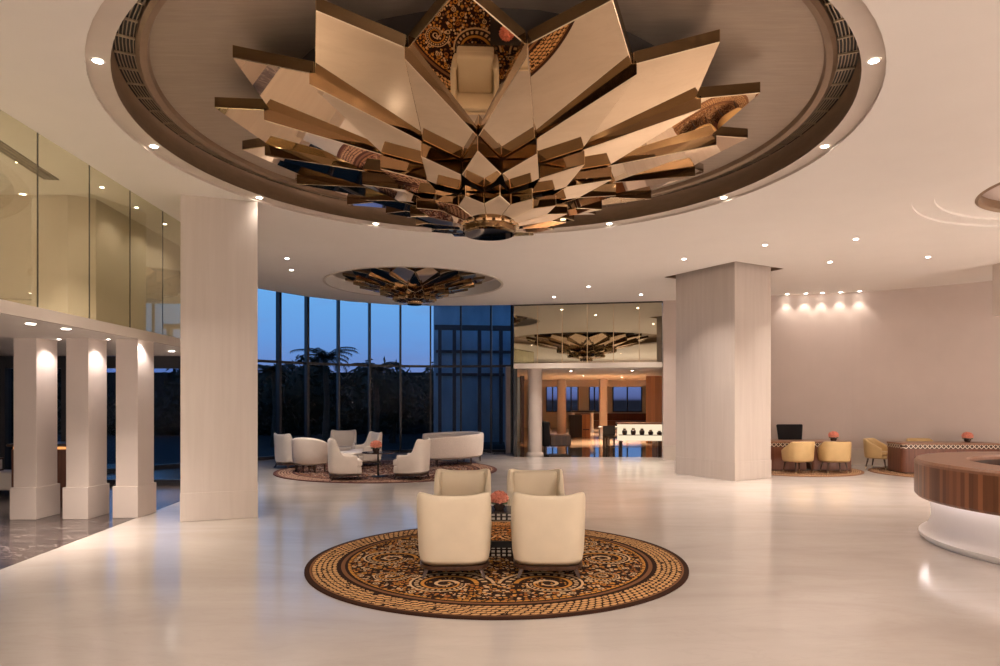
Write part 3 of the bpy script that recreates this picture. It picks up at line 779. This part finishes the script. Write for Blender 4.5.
# flowers
def flowers(label, loc, s=1.0):
    o = empty('flower_arrangement', label, 'flowers', loc, 0, 'coral flower arrangements')
    MB().lathe([(0, 0), (.04*s, 0), (.055*s, .03*s), (.05*s, .07*s), (.045*s, .07*s), (.04*s, .02*s), (0, .015*s)], 20).build('vase', M['vase'], o)
    mb = MB(); rr = random.Random(3)
    for i in range(60):
        z = 1 - 1.35*(i+.5)/60; a = i*2.39996; rad = math.sqrt(max(0, 1-z*z))
        c = Vector((rad*math.cos(a), rad*math.sin(a), z*.75))*.075*s + Vector((0, 0, .105*s))
        nrm = Vector((rad*math.cos(a), rad*math.sin(a), z)).normalized()
        uu = nrm.orthogonal().normalized(); ww = nrm.cross(uu)
        for k in range(3):
            th = k*2.1 + i; e = (uu*math.cos(th) + ww*math.sin(th)); g = nrm.cross(e)
            p0 = c - nrm*.008*s; p1 = c + e*.02*s + g*.012*s + nrm*.006*s; p2 = c + e*.026*s + nrm*.014*s; p3 = c + e*.02*s - g*.012*s + nrm*.006*s
            mb.add([p0, p1, p2, p3], [(0, 1, 2, 3)])
    mb.lathe([(0, .04*s), (.06*s, .07*s), (.072*s, .105*s), (.05*s, .145*s), (0, .16*s)], 16)
    mb.build('blooms', M['coral'], o)
    mb = MB()
    for i in range(8):
        a = i*.785; mb.add([(.03*s*math.cos(a), .03*s*math.sin(a), .05*s), (.07*s*math.cos(a+.2), .07*s*math.sin(a+.2), .07*s), (.085*s*math.cos(a), .085*s*math.sin(a), .06*s), (.07*s*math.cos(a-.2), .07*s*math.sin(a-.2), .05*s)], [(0, 1, 2, 3)])
    mb.build('leaves', M['green'], o); return o
fl = flowers('round coral bouquet on the black inlay side table', (-.01, 7.9, RZ+.50), 1.25)
again(fl, 'coral bouquet on the pedestal table by the dusk windows', (-2.93, 15.75, RZ+.58), scale=1.25)
FD1 = again(fl, 'coral bouquet on the desk beside the square pillar', (8.68, 17.35, RZ+.745), scale=1.15)
FD2 = again(fl, 'coral bouquet on the desk nearest the right edge', (11.85, 16.9, RZ+.745), scale=1.15)

# ------------------------------------------------------------------ desks
def desk(label, loc, rz, L=2.3, kn=True):
    o = empty('lobby_desk', label, 'desk', loc, rz, 'wood desks with trellis inlay')
    h = L/2
    def rr(x0, x1, y0, y1, r, k=6):
        pts = []
        for cx, cy, a in ((x1-r, y0+r, -PI/2), (x1-r, y1-r, 0), (x0+r, y1-r, PI/2), (x0+r, y0+r, PI)):
            for i in range(k+1): b = a + PI/2*i/k; pts.append((cx+r*math.cos(b), cy+r*math.sin(b)))
        return pts
    MB().prism(rr(-h, h, -.42, .42, .12), .71, .745).build('desk_top', M['countertop'], o, bevel=.004)
    MB().prism(rr(-h+.015, h-.015, -.405, .405, .11), .61, .71).build('inlay_band', M['trellis'], o)
    if kn:
        MB().prism(rr(-h+.02, -.02, -.40, .40, .05), .02, .61).build('pedestal', M['redwood'], o, bevel=.004)
        MB().prism(rr(.12, h-.02, -.40, .40, .05), .02, .61).build('pedestal', M['redwood'], o, bevel=.004)
        MB().box(-.02, .12, .1, .14, .05, .61).build('modesty_panel', M['white'], o)
    else:
        MB().prism(rr(-h+.02, h-.02, -.40, .40, .11), .02, .61).build('pedestal', M['redwood'], o, bevel=.004)
    MB().prism(rr(-h+.05, h-.05, -.37, .37, .05), 0, .025).build('plinth', M['black'], o)
    return o
desk('mahogany desk with trellis inlay band beside the square pillar', (7.9, 17.5, RZ), 0, 2.3)
desk('mahogany desk with trellis inlay band nearest the right edge', (11.12, 16.75, RZ), -.06, 2.4, False)
def tub_chair(label, loc, rz):
    o = empty('tub_chair', label, 'chair', loc, rz, 'ochre tub chairs at the desks')
    def pf(t):
        x, y, nx, ny = splan(t, .35, .32, 2.6, .5); at = abs(t)
        h = .79 if at < .45 else .79 - .22*min(1, ((at-.45)/.45))**1.3
        return x, y, nx, ny, .27, h, .06, .02+.015*(1-at)
    mb = MB(); shell(mb, pf, 36); mb.build('shell', M['olive'], o, sub=1)
    MB().box(-.25, .25, -.24, .27, .27, .36).build('seat_base', M['olive'], o, bevel=.03)
    MB().box(-.25, .25, -.24, .28, .36, .46).build('seat_cushion', M['olive'], o, bevel=.04, seg=3)
    for sx in (-1, 1):
        for sy in (-1, 1):
            l = MB().leg((sx*.20, sy*.19, .29), (sx*.235, sy*.235, .05), .026, .016, 8).build('leg', M['dwood'], o)
            MB().leg((sx*.235, sy*.235, .05), (sx*.242, sy*.242, 0), .016, .012, 8).build('leg_tip', M['brass'], l)
    return o
tc = tub_chair('ochre leather tub chair, left of the pair before the pillar desk', (7.42, 16.62, RZ), .25)
again(tc, 'ochre leather tub chair, right of the pair before the pillar desk', (8.33, 16.62, RZ), -.1)
again(tc, 'ochre leather tub chair turned at the left end of the right hand desk', (10.0, 17.6, RZ), PI+.75)
again(tc, 'ochre leather tub chair mostly hidden behind the right hand desk', (11.15, 17.55, RZ), PI)
t = empty('executive_chair', 'black leather high back office chair behind the pillar desk', 'chair', (8.08, 18.35, RZ), PI)
mb = MB(); mb.add([(-.30, -.24, .5), (.30, -.24, .5), (.37, -.30, 1.13), (-.37, -.30, 1.13), (-.30, -.16, .5), (.30, -.16, .5), (.36, -.21, 1.14), (-.36, -.21, 1.14)],
                  [(0, 1, 2, 3), (7, 6, 5, 4), (0, 4, 5, 1), (1, 5, 6, 2), (2, 6, 7, 3), (3, 7, 4, 0)]); mb.build('backrest', M['blackleather'], t, bevel=.035, seg=3)
MB().box(-.28, .28, -.26, .26, .42, .54).build('seat', M['blackleather'], t, bevel=.04, seg=3)
MB().lathe([(.03, .08), (.03, .42)], 12).build('column', M['black'], t)
for sx in (-1, 1):
    MB().tube([(sx*.31, -.2, .5), (sx*.34, -.2, .68), (sx*.34, .18, .68)], .022).build('armrest', M['blackleather'], t)
for i in range(5):
    a = i*2*PI/5+.3; l = MB().tube([(0, 0, .10), (.28*math.cos(a), .28*math.sin(a), .075)], [.03, .018]).build('base_leg', M['black'], t)
    MB().lathe([(0, -.025), (.03, -.02), (.03, .02), (0, .025)], 10, c=(.28*math.cos(a), .28*math.sin(a), .03)).build('castor', M['black'], l)

# ------------------------------------------------------------------ reception counter
kc = (7.33, 7.82)
t = empty('reception_counter', 'round striped wood reception counter on a glowing white base', 'counter', (kc[0], kc[1], 0))
MB().lathe([(1.9, .61), (2.04, .61), (2.04, .565), (2.07, .565), (2.1, .60), (2.1, .99)], 160).build('wood_front', M['counterwood'], t)
MB().lathe([(2.1, .99), (2.1, 1.02), (2.075, 1.05), (1.52, 1.05), (1.5, 1.03), (1.5, .99)], 160).build('counter_top', M['countertop'], t)
MB().lathe([(1.5, .99), (1.5, .70), (1.45, .70), (1.45, .05)], 120).build('inner_face', M['dwood'], t)
MB().lathe([(2.0, .61), (1.97, .60), (1.93, .48), (1.91, .36), (1.91, .25), (1.95, .15), (2.02, .085), (2.05, .08), (2.05, .045), (2.0, .04), (2.0, 0)], 120, c=(.08, .13, 0)).build('base', M['whitebase'], t)
MB().lathe([(2.036, .574), (2.036, .604)], 160).build('light_strip', M['led'], t)
t = empty('back_counter', 'low wooden inner counter within the round reception counter', 'counter', (8.6, 9.3, 0), .3)
MB().box(-.6, .6, -.3, .3, 0, 1.0).build('body', M['redwood'], t, bevel=.01)
MB().box(-.64, .64, -.34, .34, 1.0, 1.04).build('counter_top', M['countertop'], t, bevel=.008)

# ------------------------------------------------------------------ ceiling downlights
WARM = (1.0, .85, .73)
def downlight(x, y, z, label, power, spread=95, size=.10, group='recessed ceiling downlights', r=.043, col=WARM, spot=None):
    o = empty('ceiling_downlight', label, 'ceiling light', (x, y, z), 0, group)
    MB().lathe([(r, 0), (r*1.35, -.004), (r*1.4, .0)], 20).build('trim_ring', M['white'], o)
    MB().disc(r, -.002, 20, up=False).build('lens', M['lens'], o)
    if power:
        if spot:
            L = bpy.data.lights.new('lamp', 'SPOT'); L.energy = power; L.spot_size = math.radians(spot); L.spot_blend = .7; L.shadow_soft_size = .03
        else:
            L = bpy.data.lights.new('lamp', 'AREA'); L.shape = 'DISK'; L.size = size; L.energy = power; L.spread = math.radians(spread)
        L.color = col
        lo = bpy.data.objects.new('lamp', L); C.objects.link(lo); lo.parent = o; lo.location = (0, 0, -.02)
    return o
POW = 9
ringpos = ['right edge', 'upper right of centre, far side', 'far right side', 'far side, hidden behind the petals', 'far left side', 'far left, near the stone pillar', 'left edge', 'near left', 'nearest left', 'nearest the camera', 'nearest right', 'near right']
for i in range(12):
    a = math.radians(30*i)
    downlight(RC[0]+4.1*math.cos(a), RC[1]+4.1*math.sin(a), H+.03, 'small downlight in the rim of the large recess, ' + ringpos[i], POW*(.12 if i == 5 else 1), group='downlights round the large ceiling recess')
def cpos(px, py): D = (H-CAMZ)*F/(HZ-py); return ((px-500)*D/F, D)
small = [(554, 297, 'small ceiling downlight above the left of the lounge opening'), (588.6, 286.6, 'small ceiling downlight in front of the mirrored balustrade'), (641, 294.5, 'small ceiling downlight above the right of the lounge opening'),
         (684, 259, 'small ceiling downlight just left of the broad pillar'), (765, 245, 'small ceiling downlight just right of the broad pillar'), (856, 239, 'topmost ceiling downlight before the taupe wall'),
         (830, 262, 'lower ceiling downlight before the taupe wall'), (928, 257, 'rightmost small ceiling downlight'), (291.5, 270, 'small ceiling downlight right of the tall left pillar'), (632, 274, 'faint ceiling downlight left of the broad pillar')]
for px, py, lb in small[:9]:
    x, y = cpos(px, py); downlight(x, y, H-.003, lb, POW*3.6, group='small ceiling downlights')
# wall washers
wash = [(788, 'leftmost'), (806, 'second'), (823, 'middle'), (841, 'fourth'), (859, 'rightmost')]
for px, wd in wash:
    s = (px-500)/F
    best = min(((abs(a/b - s), (a, b)) for a, b in smooth_pts(RW[:-1], 40)), key=lambda q: q[0])[1]
    downlight(best[0]-.08, best[1]-.16, H-.003, '%s of five wall washer lights grazing the taupe wall' % wd, 26, group='wall washer lights', spot=80, col=(1, .86, .74))
# soffit lights at the colonnade
for x, y, lb, pw in ((-5.82, 8.27, 'soffit downlight left of the first pier', 22), (-5.76, 8.85, 'soffit downlight before the middle pier', 22), (-6.3, 12.8, 'soffit downlight behind the third pier', 22), (-6.7, 9.3, 'soffit downlight close to the middle pier front', 0)):
    if pw: downlight(x, y, 2.755, lb, pw, group='colonnade soffit downlights', r=.05)
for px, lb in ((-6.85, 'leftmost'), (-6.08, 'middle'), (-5.49, 'third')):
    downlight(px, 10.35, 2.755, 'tiny soffit spotlight grazing the side of the %s square pier' % lb, 26, group='pier grazing spotlights', r=.022, spot=115, col=(1, .88, .82))
# lounge and mezzanine lights
k = 0
for x, y, pw in ((2.5, 23.5, 20), (4.6, 23.2, 25), (3.5, 28, 80), (5.4, 29.5, 120), (4.0, 36, 90), (7, 36, 90), (6, 41, 60)):
    k += 1; downlight(x, y, 2.855, 'lounge ceiling downlight, %s' % ('left above the entrance', 'right above the entrance', 'before the inner round column', 'before the wooden wall', 'left of the far beam', 'right of the far beam', 'nearest the back windows')[k-1], pw, group='lounge ceiling downlights', col=(1, .84, .68))
for x, y in ((-7.5, 4.5), (-7.3, 7.6), (-6.2, 8.6)): downlight(x, y, H-.003, 'mezzanine downlight behind the green glass, %s' % ('near', 'middle', 'by the wall')[(x, y) == (-7.3, 7.6) and 1 or (x, y) == (-6.2, 8.6) and 2 or 0], 45, group='mezzanine ceiling downlights')
downlight(3, 23, 4.87, 'mezzanine downlight behind the mirrored balustrade', 25, group='balustrade mezzanine downlight')
for yy, lb in ((9.6, 'nearest'), (10.6, 'second'), (11.6, 'third'), (12.4, 'furthest')):
    downlight(gx(yy)-.35, yy, H-.003, 'tiny added fill spotlight between glass and wall, ' + lb, 13, group='added mezzanine wall fill spotlights', r=.025, spot=137)  # unseen spotlights added to brighten the wall behind the glass
# counter and hall fill from unseen downlights added out of view
for x, y, lb in ((-3, 1.5, 'left'), (3.5, 1.5, 'right'), (7.5, 3.5, 'near the counter'), (10.5, 5.5, 'over the counter'), (0, -1.5, 'centre'), (-3.5, -4, 'rear left'), (3.5, -4, 'rear right'), (9, -2, 'far right'), (11.5, 10.5, 'above the counter back'), (12.5, 14, 'before the side wall'), (9.6, 14.3, 'between counter and desks'), (2.2, 14.5, 'in mid hall'), (-4.6, 14.4, 'behind the tall pillar'), (.9, 17.7, 'right of the small recess')):
    vis = lb in ('in mid hall', 'right of the small recess', 'between counter and desks')
    if vis: continue
    downlight(x, y, H-.003, 'added fill downlight outside the view, ' + lb, POW*2.0, group='added fill downlights outside the view', size=.3, spread=170)

# unseen globe lamps added out of view to brighten ceiling and hall
G = 'added fill globes outside the view'
proto = None
for x, y, lb in ((14, 3, 'by the right side wall'), (6.2, -3.0, 'right of the camera'), (8.8, -6.5, 'rear right'), (10.6, -2.6, 'far right behind the counter'), (-9.5, -4, 'far left under the mezzanine'), (-12.5, -7, 'rear left corner'), (13.6, 8.8, 'right of the reception counter'), (-1.6, -4.6, 'rear left of the camera')):
    o = empty('fill_globe_lamp', 'white globe added as fill light outside the view, ' + lb, 'lamp', (x, y, 0), 0, G)
    MB().lathe([(0, 0), (.2, 0), (.2, .02), (.02, .04), (.015, 1.45), (0, 1.45)], 24).build('stand', M['brass'], o)
    MB().lathe([(0, 1.44)] + [(.15*math.sin(q*PI/10), 1.59-.15*math.cos(q*PI/10)) for q in range(1, 10)] + [(0, 1.74)], 24).build('globe', M['globe'], o)
# ------------------------------------------------------------------ outside: garden, facade wing for pane reflections
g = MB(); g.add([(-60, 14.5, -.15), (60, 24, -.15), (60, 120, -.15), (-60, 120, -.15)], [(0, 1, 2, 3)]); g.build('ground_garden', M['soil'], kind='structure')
def leafball(seed, rx, ry, rz, n, s):
    rr = random.Random(seed); mb = MB()
    for i in range(n):
        z = rr.uniform(-1, 1); a = rr.uniform(0, 2*PI); q = math.sqrt(1-z*z); k = rr.uniform(.6, 1.08)*(1+.18*math.sin(a*5+seed)*math.cos(z*6))
        c = Vector((rx*q*math.cos(a)*k, ry*q*math.sin(a)*k, rz*z*k))
        uu = Vector((rr.gauss(0, 1), rr.gauss(0, 1), rr.gauss(0, 1))).normalized(); ww = uu.orthogonal().normalized()
        l = s*rr.uniform(.6, 1.3)
        mb.add([c - uu*l, c + ww*l*.4, c + uu*l, c - ww*l*.4], [(0, 1, 2, 3)])
    mb.lathe([(0, -rz*.8)] + [(rx*.8*math.sin(q*PI/6), -rz*.8*math.cos(q*PI/6)) for q in range(1, 6)] + [(0, rz*.8)], 12, sy=ry/rx)
    return mb
protos = []
for sd in range(2):
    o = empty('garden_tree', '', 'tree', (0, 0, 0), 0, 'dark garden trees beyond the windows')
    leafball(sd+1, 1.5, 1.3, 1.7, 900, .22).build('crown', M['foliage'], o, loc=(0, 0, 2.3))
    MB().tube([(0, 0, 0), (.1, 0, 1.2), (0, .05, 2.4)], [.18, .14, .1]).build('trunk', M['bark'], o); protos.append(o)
trees = [(-15.8, 34.6, 1.0), (-13.0, 31, .92), (-11.4, 34.9, .95), (-9.0, 31.3, 1.0), (-6.9, 35, .95), (-5.0, 31, .9), (-3.1, 34.9, .95), (-19.5, 28, 1.1), (-17.2, 23.6, 1.0), (-22, 21.5, 1.1)]
tl = ['in the gap right of the tall pillar', 'behind the second window bay', 'behind the palms', 'below the tallest palm', 'right of the palms', 'at centre of the dusk windows', 'before the slate facade', 'beyond the left pier gaps', 'nearest beyond the left pier gaps', 'furthest beyond the left piers']
for i, ((x, y, s), l) in enumerate(zip(trees, tl)):
    o = protos[i] if i < 2 else copy_tree(protos[i % 2])
    o['label'] = 'dark round tree in the dusk garden, ' + l; o.location = (x, y, -.15); o.scale = (s, s, s); o.rotation_euler = (0, 0, i*1.3)
def palm(label, loc, h, seed, fl=1.7):
    rr = random.Random(seed); o = empty('palm_tree', label, 'palm', loc, 0, 'dark palms beyond the windows')
    MB().tube([(0, 0, 0), (.08, 0, h*.5), (0, 0, h)], [.16, .12, .11]).build('trunk', M['bark'], o)
    for i in range(18):
        a = i*2.4 + rr.uniform(-.2, .2); el = rr.uniform(-.2, 1.25); L = fl*rr.uniform(.8, 1.1); mb = MB(); P = []
        for k in range(9):
            q = k/8; e = el - 1.3*q*q
            P.append(Vector((math.cos(a)*L*q*math.cos(e*.6), math.sin(a)*L*q*math.cos(e*.6), h + L*q*math.sin(el)*.9 - .75*L*q*q*.8)))
        mb.tube(P, .012, 4)
        for k in range(1, 9):
            for sd in (-1, 1):
                for m2 in (0, .5):
                    b = P[k-1].lerp(P[k], m2); dr = (P[k]-P[k-1]).normalized(); sidev = Vector((-math.sin(a), math.cos(a), 0))*sd
                    tip = b + (sidev*.8 + dr*.7 + Vector((0, 0, -.35))).normalized()*.55*(1-.5*k/9)
                    mb.add([b, b + dr*.07, tip], [(0, 1, 2)])
        mb.build('frond', M['foliage'], o)
palm('tallest dark palm silhouetted in the third window bay', (-7.35, 28, -.15), 3.75, 1, 1.4)
palm('dark palm silhouetted right of the tallest palm', (-5.1, 27.2, -.15), 3.2, 2, 1.2)
palm('small dark palm in the second window bay', (-9.6, 28.3, -.15), 3.2, 3, 1.1)
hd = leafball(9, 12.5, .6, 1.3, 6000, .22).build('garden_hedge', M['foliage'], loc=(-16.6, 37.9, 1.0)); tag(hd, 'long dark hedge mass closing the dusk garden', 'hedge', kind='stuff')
MB().box(-30, -1, 39.6, 39.8, -.15, 3.5).build('wall_garden', M['soil'], kind='structure')
# added facade wing standing in for reflections in the right panes
t = empty('reflected_facade_wing', 'dim slate blue wing with brown fins standing in for reflections in the right window bays', 'building', (-2.7, 27.5, 0), .12)
MB().box(0, 3.9, 1.6, 1.9, 0, 6.6).build('wall', M['facade'], t)
mb = MB(); mb.box(0, 3.9, 0, .25, 4.75, 4.95); mb.build('beam', M['facadefin'], t)
mb = MB(); mb.box(0, 3.9, 0, 1.6, 6.5, 6.7); mb.build('canopy', M['facade'], t)
for x in (.15, .75, 1.8, 2.7, 3.6): MB().box(x, x+.14, 0, .25, 0, 4.75).build('fin', M['facadefin'], t)
for z in (2.9, 3.9): MB().box(.1, 3.8, 1.5, 1.6, z, z+.12).build('ledge', M['facadefin'], t)

# ------------------------------------------------------------------ world: dusk sky
wd = bpy.data.worlds.new('dusk'); scene.world = wd; wd.use_nodes = True
nt = wd.node_tree; nt.nodes.clear(); T = NT(nt)
out = T.n('ShaderNodeOutputWorld'); bg = T.n('ShaderNodeBackground'); T.link(bg.outputs[0], out.inputs[0])
tc = T.n('ShaderNodeTexCoord'); sp = T.n('ShaderNodeSeparateXYZ'); T.link(tc.outputs['Generated'], sp.inputs[0])
mp = T.n('ShaderNodeMapping'); mp.inputs['Scale'].default_value = (1, 1, 4.5); T.link(tc.outputs['Generated'], mp.inputs[0])
cl = noise(T, mp.outputs[0], 5, 5, .55, .3)
z = E(T, sp.outputs[2])
sky = ramp(T, z.s, [(0, (.02, .02, .03)), (.005, (.16, .18, .40)), (.04, (.26, .36, .74)), (.09, (.24, .50, .98)), (.17, (.27, .66, 1.15)), (.5, (.06, .2, .5))])
cm = ramp(T, cl, [(.5, (0, 0, 0)), (.75, (1, 1, 1))])
T.link(mixc(T, E(T, cm)*.4, sky, (.30, .34, .60)), bg.inputs[0]); bg.inputs[1].default_value = .63

# ------------------------------------------------------------------ camera, view
cam = bpy.data.cameras.new('camera'); co = bpy.data.objects.new('camera', cam); C.objects.link(co)
co.location = (0, 0, CAMZ); co.rotation_euler = (PI/2, 0, 0); cam.lens = 24; cam.sensor_width = 36; cam.shift_y = .068; cam.clip_end = 300
scene.camera = co
vs = scene.view_settings; vs.view_transform = 'Standard'; vs.look = 'None'; vs.gamma = 1; vs.use_curve_mapping = False; vs.exposure = .47
cy = scene.cycles
cy.max_bounces = 10; cy.diffuse_bounces = 5; cy.glossy_bounces = 6; cy.transparent_max_bounces = 12
cy.caustics_reflective = False; cy.caustics_refractive = False; cy.sample_clamp_indirect = 6
cy.use_denoising = True
